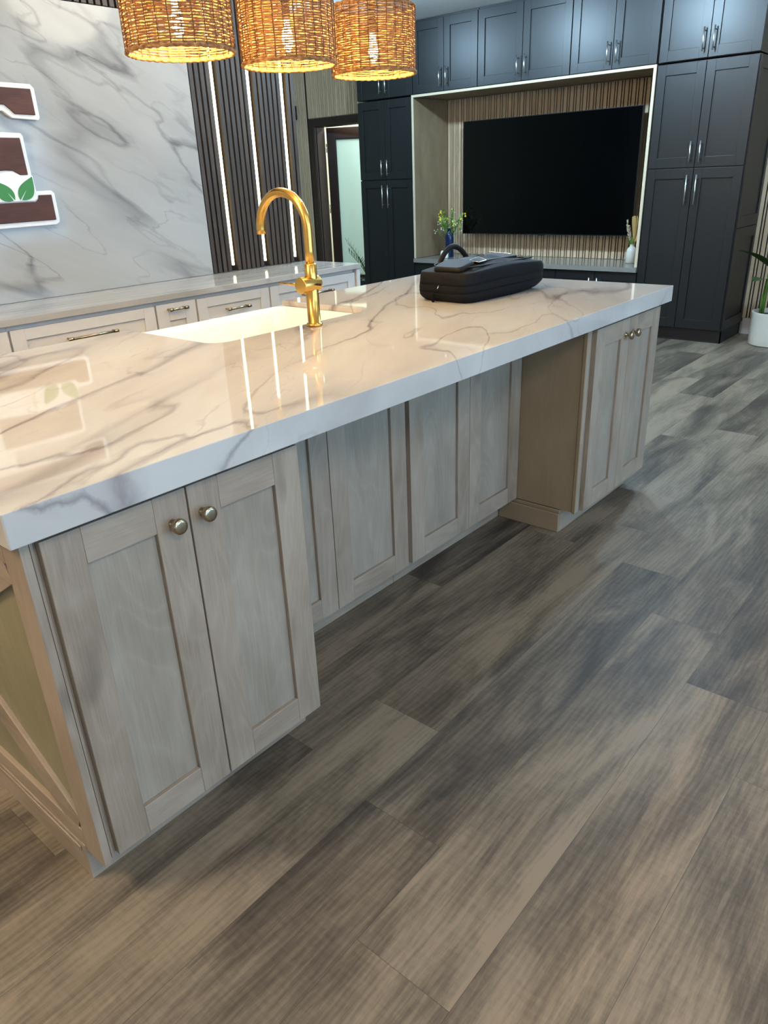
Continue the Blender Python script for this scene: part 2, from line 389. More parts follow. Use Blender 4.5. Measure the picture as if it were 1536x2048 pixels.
# wall_right behind the photographer, with three windows
b = MB(); edges = []
xs = X0 - .1
for x in WIN_X:
    b.box(xs, x - .85, Y0 - .12, Y0, 0, H); b.box(x - .85, x + .85, Y0 - .12, Y0, 0, .4); b.box(x - .85, x + .85, Y0 - .12, Y0, 2.5, H); xs = x + .85
b.box(xs, 7.33, Y0 - .12, Y0, 0, H); struct(b.build('wall_right', MT['wallp']))
for i, x in enumerate(WIN_X):
    fr = MB()
    for (a, c_, d, e_) in ((x - .85, x - .80, .4, 2.5), (x + .80, x + .85, .4, 2.5), (x - .80, x + .80, .4, .45), (x - .80, x + .80, 2.45, 2.5), (x - .02, x + .02, .45, 2.45)):
        fr.box(a, c_, Y0 - .10, Y0 - .05, d, e_)
    struct(fr.build('window_%d' % (i + 1), MT['winfr'], bevel=.002))
struct(MB().box(7.19, 7.21, Y0, 1.885, 0, .14).build('baseboard_far', MT['base'], bevel=.002))

# ceiling downlights
for i, (x, y) in enumerate(DOWN):
    where = ['in front of the dark cabinets, nearest the windows', 'in front of the television cabinets, second from the windows', 'in front of the television cabinets, second from the hall', 'in front of the tall left cabinet', 'over the open floor right of the island', 'between the island and the marble wall', 'added over the sink aisle to warm the island end', 'above the photographer'][i]
    o = thing('ceiling_downlight', 'round recessed ceiling lamp ' + where, 'ceiling light', (x, y, H))
    MB().lathe([(.075, 0), (.095, -.002), (.097, -.008), (.078, -.010), (.074, -.004), (.074, 0)], n=32).build('trim_ring', MT['signw'], o)
    MB().lathe([(0, -.003), (.074, -.003), (.074, -.001), (0, -.001)], n=32).build('diffuser', MT['lamp'], o)
    l = bpy.data.lights.new('downlight', 'POINT'); l.energy = DOWN_P[i]; l.shadow_soft_size = .06 if i < 4 else .30; l.color = (0.52, 0.78, 1.0) if i < 4 else ((1.0, .78, .50) if i == 6 else (1.0, .88, .72))
    q = bpy.data.objects.new('downlight', l); COL.objects.link(q); q.parent = o; q.location = (0, 0, -.075 if i < 4 else -.32)

# ------------------------------------------------------------------ cabinet parts
def door_mb(wd, ht, stile=.062, t=.02, rail=None, rec=.010):
    """front at y=-t, back at y=0, lower left corner at the origin"""
    rl = rail or stile; b = MB()
    b.box(0, stile, -t, 0, 0, ht, 'z'); b.box(wd - stile, wd, -t, 0, 0, ht, 'z')
    b.box(stile, wd - stile, -t, 0, 0, rl, 'x'); b.box(stile, wd - stile, -t, 0, ht - rl, ht, 'x')
    b.box(stile, wd - stile, -t + rec, -.002, rl, ht - rl, 'z', 1)
    return b
def pull_v(ht, mat, parent, x, z, y0=-.02, r=.0055):
    b = MB(); b.tube([(x, y0 - .030, z), (x, y0 - .030, z + ht)], r, 12)
    for zz in (z + ht * .14, z + ht * .86): b.tube([(x, y0, zz), (x, y0 - .030, zz)], r * .8, 10)
    return b.build('handle', mat, parent)
def pull_h(wd, mat, parent, x, z, y0=-.02, r=.006):
    b = MB(); b.tube([(x, y0 - .032, z), (x + wd, y0 - .032, z)], r, 12)
    for xx in (x + .012, x + wd - .012):
        b.tube([(xx, y0, z), (xx, y0 - .032, z)], r * .85, 10); b.tube([(xx - .010, y0 - .032, z), (xx + .010, y0 - .032, z)], r * 1.45, 12)
    return b.build('handle', mat, parent)
def knob(mat, parent, x, z, y0=-.02):
    b = MB().lathe([(0, 0), (.009, 0), (.009, .002), (.0058, .004), (.0055, .013), (.008, .016), (.0155, .018), (.0165, .022), (.0165, .028), (.015, .0305), (.010, .0318), (0, .032)], (x, y0, z), '-y', 28)
    return b.build('knob', mat, parent)

# ------------------------------------------------------------------ island
FY = 1.19          # plane of the door faces
def island_unit(name, label, x0, x1, y_face, depth, doors, knobs=None, grp=None, kick=True, rec=.068, left_side=False):
    """doors: list of (x, width). root at the face frame"""
    yf = y_face + .02
    o = thing(name, label, 'cabinet', (x0, yf, 0), 0, grp); W_ = x1 - x0
    b = MB(); b.box(0, W_, .0, depth, .102, .868, 'z'); b.build('carcass', MT['wood'], o, .001)
    MB().box(0 if not left_side else -.018, W_, rec, rec + .018, 0, .1015, 'x').build('toe_kick', MT['wood'], o, .001)
    MB().box(0, W_, depth - .03, depth - .02, 0, .102, 'x').build('toe_kick', MT['wood'], o)
    for i, (dx, dw) in enumerate(doors):
        d = door_mb(dw, .748, stile=.076, rail=.074).build('door', [MT['wood'], MT['birch']], o, .0016, 2, (dx - x0, 0, .106))
        if knobs is not None: knob(MT['bronze'], d, knobs[i] - dx, .684)
    return o
a = island_unit('island_cabinet', 'grey-washed maple island cabinet with two knobs, nearest the camera', .447, 1.092, FY, .62,
                [(.463, .301), (.768, .306)], (.724, .797), left_side=True)
a['label'] = 'grey-washed maple island cabinet with two brushed knobs, nearest the camera'
# visible stack of returns at the corner (applied end stile, filler)
b = MB(); b.box(.0040, .0100, -.008, -.0005, .100, .866, 'z')
b.build('corner_filler', MT['wood'], a, .001)
# farmhouse end with a cross brace
e = thing('end_panel', 'maple island end panel with crossed braces', 'panel'); 
bpy.data.objects.remove(e)
ex = -.002
b = MB()
b.box(-.016, .0015, -.013, .062, .092, .868, 'z'); b.box(-.016, -.0005, 1.16, 1.222, .098, .868, 'z')
b.box(-.016, -.0005, .062, 1.16, .80, .868, 'y'); b.box(-.016, -.0005, .062, 1.16, .098, .150, 'y')
ep = b.build('end_frame', MT['wood'], a, .0015)
b = MB(); b.box(-.005, -.0005, .062, 1.16, .15, .80, 'z'); b.build('end_board', MT['endboard'], a)
def brace(p, q, w_, x0_, x1_):
    p = Vector(p); q = Vector(q); d = (q - p).normalized(); n_ = Vector((-d.y, d.x)) * w_ / 2
    return MB().prism([tuple(p - n_), tuple(q - n_), tuple(q + n_), tuple(p + n_)], x0_, x1_, 'x', 'y')
brace((.075, .155), (1.147, .795), .075, -.0155, -.004).build('cross_brace', MT['wood'], a, .001)
brace((.075, .795), (1.147, .155), .075, -.0152, -.004).build('cross_brace', MT['wood'], a, .001)
b = MB(); b.prism([(.087, 0), (1.222, 0), (1.222, .097), (.087, .097)], -.017, -.001, 'x', 'y')
b.prism([(.087, .074), (1.222, .074), (1.222, .088), (.087, .088)], -.021, -.017, 'x', 'y')
b.build('end_baseboard', MT['wood'], a, .002)
island_unit('island_cabinet', 'grey maple two-door island cabinet recessed under the overhang, left of the dark gap', 1.094, 1.846, 1.485, .33,
            [(1.096, .365), (1.464, .371)])
island_unit('island_cabinet', 'grey maple two-door island cabinet recessed under the overhang, beside the brown side panel', 1.848, 2.598, 1.485, .33,
            [(1.858, .364), (2.2245, .370)])
c3 = island_unit('island_cabinet', 'grey-washed maple island cabinet with two knobs at the far end', 2.602, 3.262, FY, .62,
            [(2.632, .303), (2.938, .312)], (2.899, 2.968))
b = MB(); b.box(-.004, 0, .012, .285, .104, .868, 'z'); b.box(-.008, 0, 0, .014, .100, .868, 'z')
b.build('side_panel', MT['plywood'], c3, .001)
b = MB(); b.box(-.014, 0, .068, .36, 0, .085, 'y'); b.box(-.009, 0, .068, .36, .085, .1015, 'y'); b.build('side_baseboard', MT['plywood'], c3, .003)
# far end face
b = MB(); b.box(.66, .672, 0, .62, .102, .868, 'z'); b.build('side_panel', MT['wood'], c3, .001)
# sink side units, facing the marble wall
for i, (xa, xb, lab) in enumerate(((.448, 1.43, 'maple base cabinet on the sink side of the island, nearest the camera'), (1.44, 2.21, 'maple sink base cabinet under the white apron sink'), (2.22, 3.26, 'maple base cabinet on the sink side of the island, far end'))):
    o = thing('sink_side_cabinet', lab, 'cabinet', (xb, 2.40, 0), PI)
    W_ = xb - xa; top = .868 if i != 1 else .66
    MB().box(0, W_, 0, .565, .102, top, 'z').build('carcass', MT['wood'], o, .001)
    MB().box(0, W_, .06, .075, 0, .102, 'x').build('toe_kick', MT['wood'], o)
    for k in range(2):
        d = door_mb(W_ / 2 - .012, top - .12, rail=.07).build('door', [MT['wood'], MT['birch']], o, .0015, 2, (.008 + k * (W_ / 2 - .002), 0, .108))
        knob(MT['bronze'], d, W_ / 2 - .045 if k == 0 else .033, top - .19)

# countertop with the notch for the apron sink
def arc(cx, cy, r, a0, a1, n=8): return [(cx + r * math.cos(math.radians(a0 + (a1 - a0) * i / n)), cy + r * math.sin(math.radians(a0 + (a1 - a0) * i / n))) for i in range(n + 1)]
NX0, NX1, NY = 1.447, 2.205, 1.945
poly = arc(.409, 1.164, .004, 180, 270, 4) + arc(3.286, 1.164, .004, 270, 360, 4) + [(3.29, 2.45), (NX1, 2.45)]
poly += [(NX1, NY + .07)] + arc(NX1 - .07, NY + .07, .07, 0, -90)[1:] + arc(NX0 + .07, NY + .07, .07, -90, -180) + [(NX0, 2.45), (.405, 2.45)]
def slab(poly_, z0, z1, zb):
    b = MB(); b.prism(poly_, z0, z1, 'z', 'x')
    ed = [e_ for e_ in b.bm.edges if all(abs(v.co.z - zb) < 1e-5 for v in e_.verts)]
    bmesh.ops.bevel(b.bm, geom=ed, offset=.002, segments=2, affect='EDGES', profile=.5); return b
ct = slab(poly, .915, .936, .936).build('island_countertop', MT['counter'])
low = arc(.409, 1.164, .004, 180, 270, 4) + arc(3.282, 1.168, .004, 270, 360, 4) + [(3.29, 2.45), (2.218, 2.45), (2.218, 1.870), (1.427, 1.870), (1.427, 2.45), (.405, 2.45)]
low[5:10] = arc(3.286, 1.164, .004, 270, 360, 4)
slab(low, .871, .915, .871).build('apron_edge', MT['counter'], ct)
tag(ct, 'veined marble waterfall-edge countertop covering the whole island', 'countertop')
ct['label'] = 'long glossy veined marble countertop on the wooden island'

# sink
s = thing('apron_sink', 'white fireclay apron sink let into the island countertop', 'sink', (0, 0, 0))
def rrect(x0, x1, y0, y1, r, n=6):
    return arc(x1 - r, y0 + r, r, -90, 0, n) + arc(x1 - r, y1 - r, r, 0, 90, n) + arc(x0 + r, y1 - r, r, 90, 180, n) + arc(x0 + r, y0 + r, r, 180, 270, n)
def loops(mb, rings, cap=True, smooth=True):
    R = [[mb.bm.verts.new(p) for p in rg] for rg in rings]; n = len(R[0])
    for i in range(len(R) - 1):
        for k in range(n):
            f = mb.bm.faces.new([R[i][k], R[i][(k + 1) % n], R[i + 1][(k + 1) % n], R[i + 1][k]]); f.smooth = smooth
            for l in f.loops: l[mb.uv].uv = (l.vert.co.x + l.vert.co.y, l.vert.co.z)
    if cap:
        for q in (R[0][::-1], R[-1]): mb.bm.faces.new(q)
    return mb
rings = []
ox = (1.43, 2.215, 1.875, 2.475)
for (ins, z, r) in ((.0, .668, .02), (.0, .906, .02), (.003, .9125, .02), (.012, .9145, .022), (.022, .9145, .05), (.030, .907, .055), (.034, .885, .06), (.040, .70, .07), (.060, .685, .08), (.16, .682, .06)):
    rings.append([(x, y, z) for x, y in rrect(ox[0] + ins, ox[1] - ins, ox[2] + ins * (1 if ins < .02 else 1.6), ox[3] - ins, max(r, .01))])
loops(MB(), rings).build('basin', MT['fireclay'], s)
MB().lathe([(0, 0), (.045, 0), (.047, .002), (.040, .004), (.012, .002), (0, .002)], (1.82, 2.18, .6825), 'z', 28).build('drain', MT['gold'], s)

# faucet
f = thing('faucet', 'brushed gold gooseneck faucet standing at the sink on the island', 'faucet', (1.845, 1.893, .936))
b = MB().lathe([(0, 0), (.029, 0), (.029, .008), (.0265, .010), (.0225, .011), (.0225, .12), (.022, .125)], n=36); b.build('base', MT['gold'], f)
MB().lathe([(0, -.055), (.0255, -.055), (.0275, -.053), (.0275, .026), (.026, .028), (0, .028)], (0, 0, .142), 'x', 36).build('valve_body', MT['gold'], f, .0008)
MB().lathe([(.0215, .155), (.0215, .207), (.0190, .209), (.0150, .210)], n=32).build('collar', MT['gold'], f)
R_ = .118; pts = [(0, 0, .20), (0, 0, .25), (0, 0, .30), (0, 0, .317)] + [(0, R_ - R_ * math.cos(a_ * PI / 24), .317 + R_ * math.sin(a_ * PI / 24)) for a_ in range(1, 25)] + [(0, 2 * R_, .300)]
sp = MB().tube(pts, .0152, 20); sp.build('spout', MT['gold'], f)
lv = MB().tube([(-.040, .016, .142), (-.040, .05, .143), (-.040, .118, .144)], [.0048, .0046, .0040], 12); lv.build('lever', MT['gold'], f)
MB().tube([(.0, -.028, .142), (.0, -.045, .142)], .004, 10).build('set_screw', MT['iron'], f)

# ------------------------------------------------------------------ bag
bag = thing('laptop_bag', 'black nylon laptop bag lying flat on the marble countertop', 'bag', (2.745, 1.775, .936), math.radians(-4.0))
A_, B_ = .282, .135
def bagp(th, t):
    """th around, t height 0..1"""
    c_, s_ = math.cos(th), math.sin(th); n_ = 9.0
    den = (abs(c_) ** n_ + abs(s_) ** n_) ** (-1 / n_)
    k = 1.0 - .09 * (1 - min(1, t / .28)) ** 2 - .025 * max(0, (t - .82) / .18) ** 2
    for g_ in (.36, .62): k -= .012 * math.exp(-((t - g_) / .022) ** 2)
    k += .012 * math.sin(PI * min(1, t * 1.1)) + .004 * math.sin(th * 7 + t * 9)
    x = A_ * c_ * den * k; y = B_ * s_ * den * k
    z0 = .022 * max(0, x / A_) ** 2
    z = z0 + t * (.124 - z0 - .012 * (x / A_) ** 2)
    return Vector((x, y, z))
NB = 72; rings = []
for i in range(27):
    tt = i / 26; rings.append([bagp(2 * PI * k / NB, tt) for k in range(NB)])
for j, sc in enumerate((.96, .88, .74, .55, .35, .15)):
    top = []
    for k in range(NB):
        p = bagp(2 * PI * k / NB, 1.0); q = Vector((p.x * sc, p.y * sc, p.z)); q.z += .036 * (1 - sc ** 2) * (1 - .35 * abs(q.x / A_)) + .0016 * math.sin(q.x * 70) * (1 - sc)
        top.append(q)
    rings.append(top)
loops(MB(), rings).build('body', MT['nylon'], bag)
for g_ in (.36, .62):
    pts = [bagp(2 * PI * k / NB, g_) * 1.0 for k in range(NB)]
    pts = [Vector((p.x * 1.006, p.y * 1.008, p.z)) for p in pts]
    MB().tube(pts, .0024, 6, closed=True).build('zipper', MT['zip'], bag)
# bottom cap rim piping, front panel piping on top
def toppt(x, y, lift=.0):
    # height of the top surface at x, y
    r_ = max(abs(x) / A_, abs(y) / B_); return Vector((x, y, .124 - .012 * (x / A_) ** 2 + .036 * (1 - min(1, r_) ** 2) * (1 - .35 * abs(x) / A_) + lift))
pipe = [toppt(x, y, .003) for x, y in rrect(-.225, .235, -.105, .105, .05, 6)]
MB().tube(pipe, .0035, 6, closed=True).build('piping', MT['leather'], bag)
# leather pad near the left end
rr_ = rrect(-.262, -.160, -.085, .060, .022, 4)
loops(MB(), [[toppt(x, y, -.004) for x, y in rr_], [toppt(x, y, .010) for x, y in rr_], [toppt(-.211 + (x + .211) * .88, y * .9, .016) for x, y in rr_]]).build('leather_pad', MT['leather'], bag)
# trolley strap with metal trims
rr_ = rrect(-.135, .135, -.080, .045, .012, 4)
loops(MB(), [[toppt(x, y, -.003) for x, y in rr_], [toppt(x, y, .0045) for x, y in rr_], [toppt(x * .98, y * .96, .006) for x, y in rr_]]).build('front_pocket', MT['leather'], bag)
for (xa, xb, ya, yb) in ((-.150, -.095, -.088, -.040), (.085, .10, -.070, .040)):
    pts = [toppt(x, y, .0085) for x, y in rrect(xa, xb, ya, yb, .006, 3)]
    MB().tube(pts, .0016, 6, closed=True).build('metal_trim', MT['nickel'], bag)
# carry handle
hp = []
for i in range(17):
    u_ = i / 16; hp.append(Vector((-.155 + .235 * u_, .128 + .006 * math.sin(PI * u_), .092 + .098 * math.sin(PI * u_) ** .8)))
MB().tube(hp, [(.010, .006)] * 2 + [(.012, .009)] * 13 + [(.010, .006)] * 2, 12).build('carry_handle', MT['leather'], bag)
# zip pulls at the near end
b = MB(); b.tube([bagp(PI * .99, .60) + Vector((-.002, 0, 0)), bagp(PI * .99, .60) + Vector((-.012, 0, -.012))], .0018, 6)
b.build('zip_slider', MT['nickel'], bag)
q_ = bagp(PI * .93, .36); b = MB(); b.box(q_.x - .016, q_.x - .009, q_.y - .005, q_.y + .005, q_.z - .040, q_.z - .006); b.build('zip_pull', MT['zip'], bag, .002)

# ------------------------------------------------------------------ pendants
def make_pendant():
    o = thing('pendant_lamp', '', 'pendant lamp', (0, 0, 0))
    Rp, hz, n_rows = .138, .185, 29; rg = random.Random(3); b = MB(); NV = 30
    for i in range(n_rows):
        z = .006 + (hz - .012) * i / (n_rows - 1); ph = rg.uniform(0, 6.28); NN = 180
        pts = []; rs = []
        for k in range(NN):
            a_ = 2 * PI * k / NN
            wob = .0022 * math.sin(a_ * NV / 2 + (PI if i % 2 else 0)) + .0007 * math.sin(a_ * 23 + ph)
            zz = z + .0008 * math.sin(a_ * 9 + ph) + rg.uniform(-.0004, .0004)
            pts.append((math.cos(a_) * (Rp + wob), math.sin(a_) * (Rp + wob), zz)); rs.append(.00235 + rg.uniform(-.0005, .0006))
        b.tube(pts, rs, 6, closed=True)
    b.build('woven_shade', MT['rope'], o)
    for z in (.0, hz):
        b = MB(); NN = 150; pts = []
        for k in range(NN):
            a_ = 2 * PI * k / NN; pts.append((math.cos(a_) * (Rp + .0015 * math.sin(a_ * 50)), math.sin(a_) * (Rp + .0015 * math.sin(a_ * 50)), z + .0012 * math.sin(a_ * 37)))
        b.tube(pts, .0058, 7, closed=True); b.build('rope_rim', MT['rope'], o)
    b = MB()
    for k in range(NV):
        a_ = 2 * PI * (k + .25) / NV
        for sgn in (1, -1):
            pts = [(math.cos(a_ + .004 * math.sin(i)) * (Rp + sgn * .0042), math.sin(a_ + .004 * math.sin(i)) * (Rp + sgn * .0042), .002 + (hz - .004) * i / 8) for i in range(9)]
            b.tube(pts, .0012, 4)
    b.build('binding_cord', MT['ropedark'], o)
    b = MB()
    for k in range(3):
        a_ = 2 * PI * k / 3 + .4
        b.tube([(0, 0, hz + .012), (math.cos(a_) * .07, math.sin(a_) * .07, hz + .014), (math.cos(a_) * Rp, math.sin(a_) * Rp, hz)], .0025, 6)
    b.tube([(0, 0, .115), (0, 0, hz + .02)], .0135, 14); b.tube([(0, 0, hz + .012), (0, 0, hz + .035)], .008, 12)
    b.tube([(0, 0, hz + .03), (0, 0, H - 1.72 - .02)], .0045, 10)
    b.build('stem', MT['iron'], o)
    MB().lathe([(0, H - 1.72 - .028), (.05, H - 1.72 - .025), (.06, H - 1.72 - .012), (.06, H - 1.72 - .0), (0, H - 1.72)], n=28).build('canopy', MT['iron'], o)
    MB().lathe([(0, .030), (.006, .033), (.0125, .046), (.016, .062), (.014, .080), (.009, .098), (.009, .115), (0, .115)], n=20).build('bulb', MT['bulb'], o)
    # second hanger loop beside the stem
    b = MB(); b.tube([(-.085, .03, hz + .012), (-.09, .03, hz + .028), (-.078, .03, hz + .036), (-.068, .03, hz + .022), (-.062, .028, hz + .008)], .0022, 6)
    b.tube([(-.078, .03, hz + .034), (-.078, .03, hz + .07)], .0025, 6); b.tube([(-.078, .03, hz + .07), (0, 0, hz + .11)], .0022, 6)
    b.build('hanger_hook', MT['iron'], o)
    return o
pend = make_pendant()
plabs = ('woven seagrass drum pendant lamp, leftmost of the three over the island', 'woven seagrass drum pendant lamp, middle of the three over the island', 'woven seagrass drum pendant lamp, rightmost, with its black hook in view')
for i, x in enumerate((1.395, 1.785, 2.175)):
    o = pend if i == 0 else dup_tree(pend)
    o.location = (x, 1.855, 1.722); o.rotation_euler.z = i * .7; o['label'] = plabs[i]; o['group'] = 'woven pendant lamps over the island'
pend.rotation_euler.z = .3

# ------------------------------------------------------------------ marble wall side
FYW = 3.718
m = MB().box(-1.2, 2.822, FYW + .002, 3.748, .921, 2.203, 'x').build('marble_wall_slab', MT['slab'], bevel=.001)
tag(m, 'large white marble slab with grey veins on the left wall', 'wall slab')
def slat_panel(name, label, x0, x1, z0, z1, yb, yf, pitch, wd, skip=()):
    o = thing(name, label, 'slat panel', (x0, yb, z0))
    b = MB(); b.box(0, x1 - x0, -.006, 0, 0, z1 - z0); b.build('backing', MT['felt'], o)
    b = MB(); k = 0; x = .004
    while x + wd < x1 - x0:
        X_ = x0 + x
        if not any(a_ < X_ + wd and X_ < b_ for a_, b_ in skip): b.box(x, x + wd, yf - yb, -.006, 0, z1 - z0, 'z')
        x += pitch
    b.build('slats', MT['slat_dark'], o, .001, 1); return o
slat_panel('slat_panel', 'dark walnut vertical slat panel right of the marble, holding three light strips', 2.826, 3.60, .922, H - .004, 3.746, 3.722, .0372, .0255, skip=[(2.975, 2.997), (3.234, 3.256), (3.494, 3.516)])
slat_panel('slat_panel', 'walnut vertical slat band above the marble slab', -1.2, 2.822, 2.207, H - .004, 3.746, 3.722, .0372, .0255)
for i, x in enumerate((2.979, 3.238, 3.498)):
    o = thing('led_strip', ('vertical glowing light strip in the dark slats, nearest the marble', 'vertical glowing light strip in the dark slats, middle of three', 'vertical glowing light strip in the dark slats, farthest from the marble')[i], 'light strip', (x, 3.739, .955), 0, 'light strips in the slat wall')
    MB().box(.001, .013, -.013, -.004, 0, H - .96).build('diffuser', MT['led'], o)
    MB().box(0, .014, -.012, 0, -.012, -.001).build('end_cap', MT['iron'], o)

# low white drawer run under the marble
DY = 3.262
units = [(.66, 1.366, 'd'), (1.373, 2.093, 'd'), (2.10, 2.338, 's'), (2.345, 2.843, 'd'), (2.85, 3.565, 'd')]
ul = ['white drawer cabinet under the marble wall, at the left edge of the photo', 'white drawer cabinet with a long bar handle, wide, left of the narrow one', 'narrow white cabinet with a short handle on its top rail', 'white drawer cabinet right of the narrow white cabinet', 'white drawer cabinet at the far end, beyond the gold faucet']
for (xa, xb, k), lab in zip(units, ul):
    o = thing('drawer_cabinet', lab, 'cabinet', (xa, DY + .02, 0), 0, 'white cabinets under the marble wall'); W_ = xb - xa
    b = MB(); b.box(-.003, W_ + .003, .0, .44, .10, .889); b.build('carcass', MT['white'], o)
    MB().box(0, W_, .05, .06, 0, .10).build('toe_kick', MT['white'], o)
    if k == 's':
        d = door_mb(W_ - .004, .760, .068, rail=.085).build('door', [MT['white']] * 2, o, .0015, 2, (.002, 0, .112)); pull_h(.115, MT['bronze'], d, .052, .732)
    else:
        zt = .872
        for j, hh in enumerate((.165, .29, .29)):
            d = door_mb(W_ - .004, hh - .006, .062, rail=.048).build('drawer', [MT['white']] * 2, o, .0015, 2, (.002, 0, zt - hh + .003)); zt -= hh + .0
            hl = .25 if W_ > .6 else .16
            pull_h(hl, MT['bronze'], d, (W_ - hl) / 2 - (.0 if W_ > .6 else 0), (hh - .006) / 2 + .005)
    
o = tag(MB().box(3.570, 3.600, DY - .012, 3.718, 0, .889).build('end_board', MT['white'], bevel=.001), 'white end board closing the low cabinets by the hall', 'panel')
o = tag(MB().box(.66, 3.603, DY - .020, 3.718, .8905, .9205, 'x').build('wall_countertop', MT['counter2'], bevel=.002), 'pale grey streaked quartz countertop on the white cabinets', 'countertop')

# wall sign letter
sg = thing('wall_sign', 'walnut letter sign with white outline and green leaves on marble', 'sign', (0, 3.716, 0))
def rev(p): return p[::-1]
outer = [(1.30, 1.250), (1.905, 1.256), (1.922, 1.266), (1.926, 1.28), (1.925, 1.395), (1.912, 1.408), (1.832, 1.408), (1.830, 1.640), (1.822, 1.652), (1.74, 1.655), (1.44, 1.655), (1.44, 1.740), (1.762, 1.740), (1.785, 1.722), (1.800, 1.712), (1.922, 1.706), (1.930, 1.718), (1.930, 1.835), (1.915, 1.852), (1.30, 1.860)]
MB().prism(outer, -.022, 0, 'y', 'x').build('letter_outline', MT['signw'], sg, .003)
w1 = [(1.32, 1.766), (1.772, 1.764), (1.795, 1.745), (1.812, 1.728), (1.908, 1.726), (1.908, 1.832), (1.32, 1.838)]
w2 = [(1.40, 1.478), (1.712, 1.498), (1.745, 1.496), (1.775, 1.478), (1.812, 1.478), (1.810, 1.632), (1.40, 1.634)]
w3 = [(1.32, 1.272), (1.905, 1.278), (1.905, 1.390), (1.842, 1.390), (1.838, 1.374), (1.822, 1.362), (1.40, 1.360), (1.32, 1.42)]
for w_ in (w1, w2, w3): MB().prism(w_, -.030, -.0225, 'y', 'x').build('walnut_inlay', MT['walnut'], sg, .003)
bd = [(1.60, 1.366), (1.815, 1.366), (1.830, 1.376), (1.832, 1.395), (1.829, 1.474), (1.775, 1.474), (1.745, 1.490), (1.712, 1.492), (1.60, 1.476)]
MB().prism(bd, -.034, -.0225, 'y', 'x').build('leaf_badge', MT['signw'], sg, .002)
def leafpoly(base, tip, w_, bend, n=14):
    base, tip = Vector(base), Vector(tip); d = tip - base; nn = Vector((-d.y, d.x)).normalized(); A1, A2 = [], []
    for k in range(n + 1):
        u_ = k / n; c_ = base + d * u_ + nn * (bend * math.sin(PI * u_)); w2 = w_ * math.sin(PI * u_ ** .75)
        A1.append(tuple(c_ + nn * w2)); A2.append(tuple(c_ - nn * w2))
    return A2 + A1[::-1][1:-1]
lf1 = leafpoly((1.746, 1.374), (1.824, 1.470), .034, -.008)
lf2 = leafpoly((1.722, 1.374), (1.640, 1.458), .034, .008)
MB().prism([(1.744, 1.369), (1.750, 1.369), (1.782, 1.412)], -.0375, -.036, 'y', 'x').build('leaf_vein', MT['signw'], sg)
MB().prism([(1.722, 1.369), (1.716, 1.369), (1.694, 1.404)][::-1], -.0375, -.036, 'y', 'x').build('leaf_vein', MT['signw'], sg)
for q in (lf1, lf2): MB().prism(q, -.0365, -.0342, 'y', 'x').build('green_leaf', MT['signg'], sg)

# ------------------------------------------------------------------ television wall (faces -x)
RZ = -PI / 2; FX = 6.62
def tv_unit(name, label, ya, yb, z0, z1, rows, depth=.58, grp=None, kick=0, side=None):
    """ya > yb. rows: list of (zlo, zhi, handle_z, handle_len) two doors each"""
    o = thing(name, label, 'cabinet', (FX, ya, z0), RZ, grp); W_ = ya - yb
    b = MB(); b.box(0, W_, 0, depth, kick, z1 - z0); b.build('carcass', MT['navy'], o, .001)
    if kick: MB().box(.0, W_, .045, .06, 0, kick, 'x').build('toe_kick', MT['kick'], o)
    for (a_, c_, hz_, hl_) in rows:
        wd = W_ / 2 - .004
        for k in range(2):
            d = door_mb(wd, c_ - a_, .068, rail=.075, rec=.011).build('door', [MT['navy']] * 2, o, .0014, 2, (.002 + k * (W_ / 2 + .001), 0, a_ - z0))
            pull_v(hl_, MT['nickel'], d, wd - .036 if k == 0 else .036, hz_ - a_)
    return o
tv_unit('tall_cabinet', 'tall charcoal four-door pantry cabinet left of the television, by the door', 5.88, 5.155, 0, 2.136, [(.118, 1.382, 1.11, .225), (1.390, 2.130, 1.425, .155)], kick=.115)
tr_ = tv_unit('tall_cabinet', 'tall charcoal four-door pantry cabinet right of the television', 2.662, 1.902, 0, 2.136, [(.118, 1.382, 1.11, .225), (1.390, 2.130, 1.425, .155)], kick=.115)
UP = [(5.88, 5.142, 'charcoal upper cabinet above the tall left cabinet, behind the pendant'), (5.136, 4.376, 'charcoal upper cabinet above the niche, just right of the pendant lamps'), (4.370, 3.436, 'charcoal upper cabinet over the middle of the television'), (3.430, 2.676, 'charcoal upper cabinet over the right part of the television'), (2.662, 1.902, 'charcoal upper cabinet above the tall right cabinet')]
for ya, yb, lab in UP:
    tv_unit('upper_cabinet', lab, ya, yb, 2.146, H - .002, [(2.150, 2.750, 2.19, .16)], grp='upper cabinets along the television wall')
BS = [(5.148, 4.306, 'low charcoal cabinet under the niche counter, left, behind the bag'), (4.302, 3.462, 'low charcoal cabinet under the niche counter, middle'), (3.458, 2.668, 'low charcoal cabinet under the niche counter, right, two handle tips showing')]
for ya, yb, lab in BS:
    tv_unit('low_cabinet', lab, ya, yb, 0, .558, [(.118, .553, .37, .13)], kick=.115, grp='low cabinets under the niche counter')
# decorative end of the right tall cabinet
for (za, zb) in ((.112, .925), (.93, 2.13)):
    d = door_mb(.575, zb - za, .062, t=.012, rail=.085, rec=.009)
    q = d.build('end_door_panel', [MT['navy']] * 2, tr_, .0014); q.rotation_euler = (0, 0, PI / 2); q.location = (.760, .004, za)
MB().box(.752, .760, .045, .58, 0, .112, 'y').build('end_kick', MT['kick'], tr_)
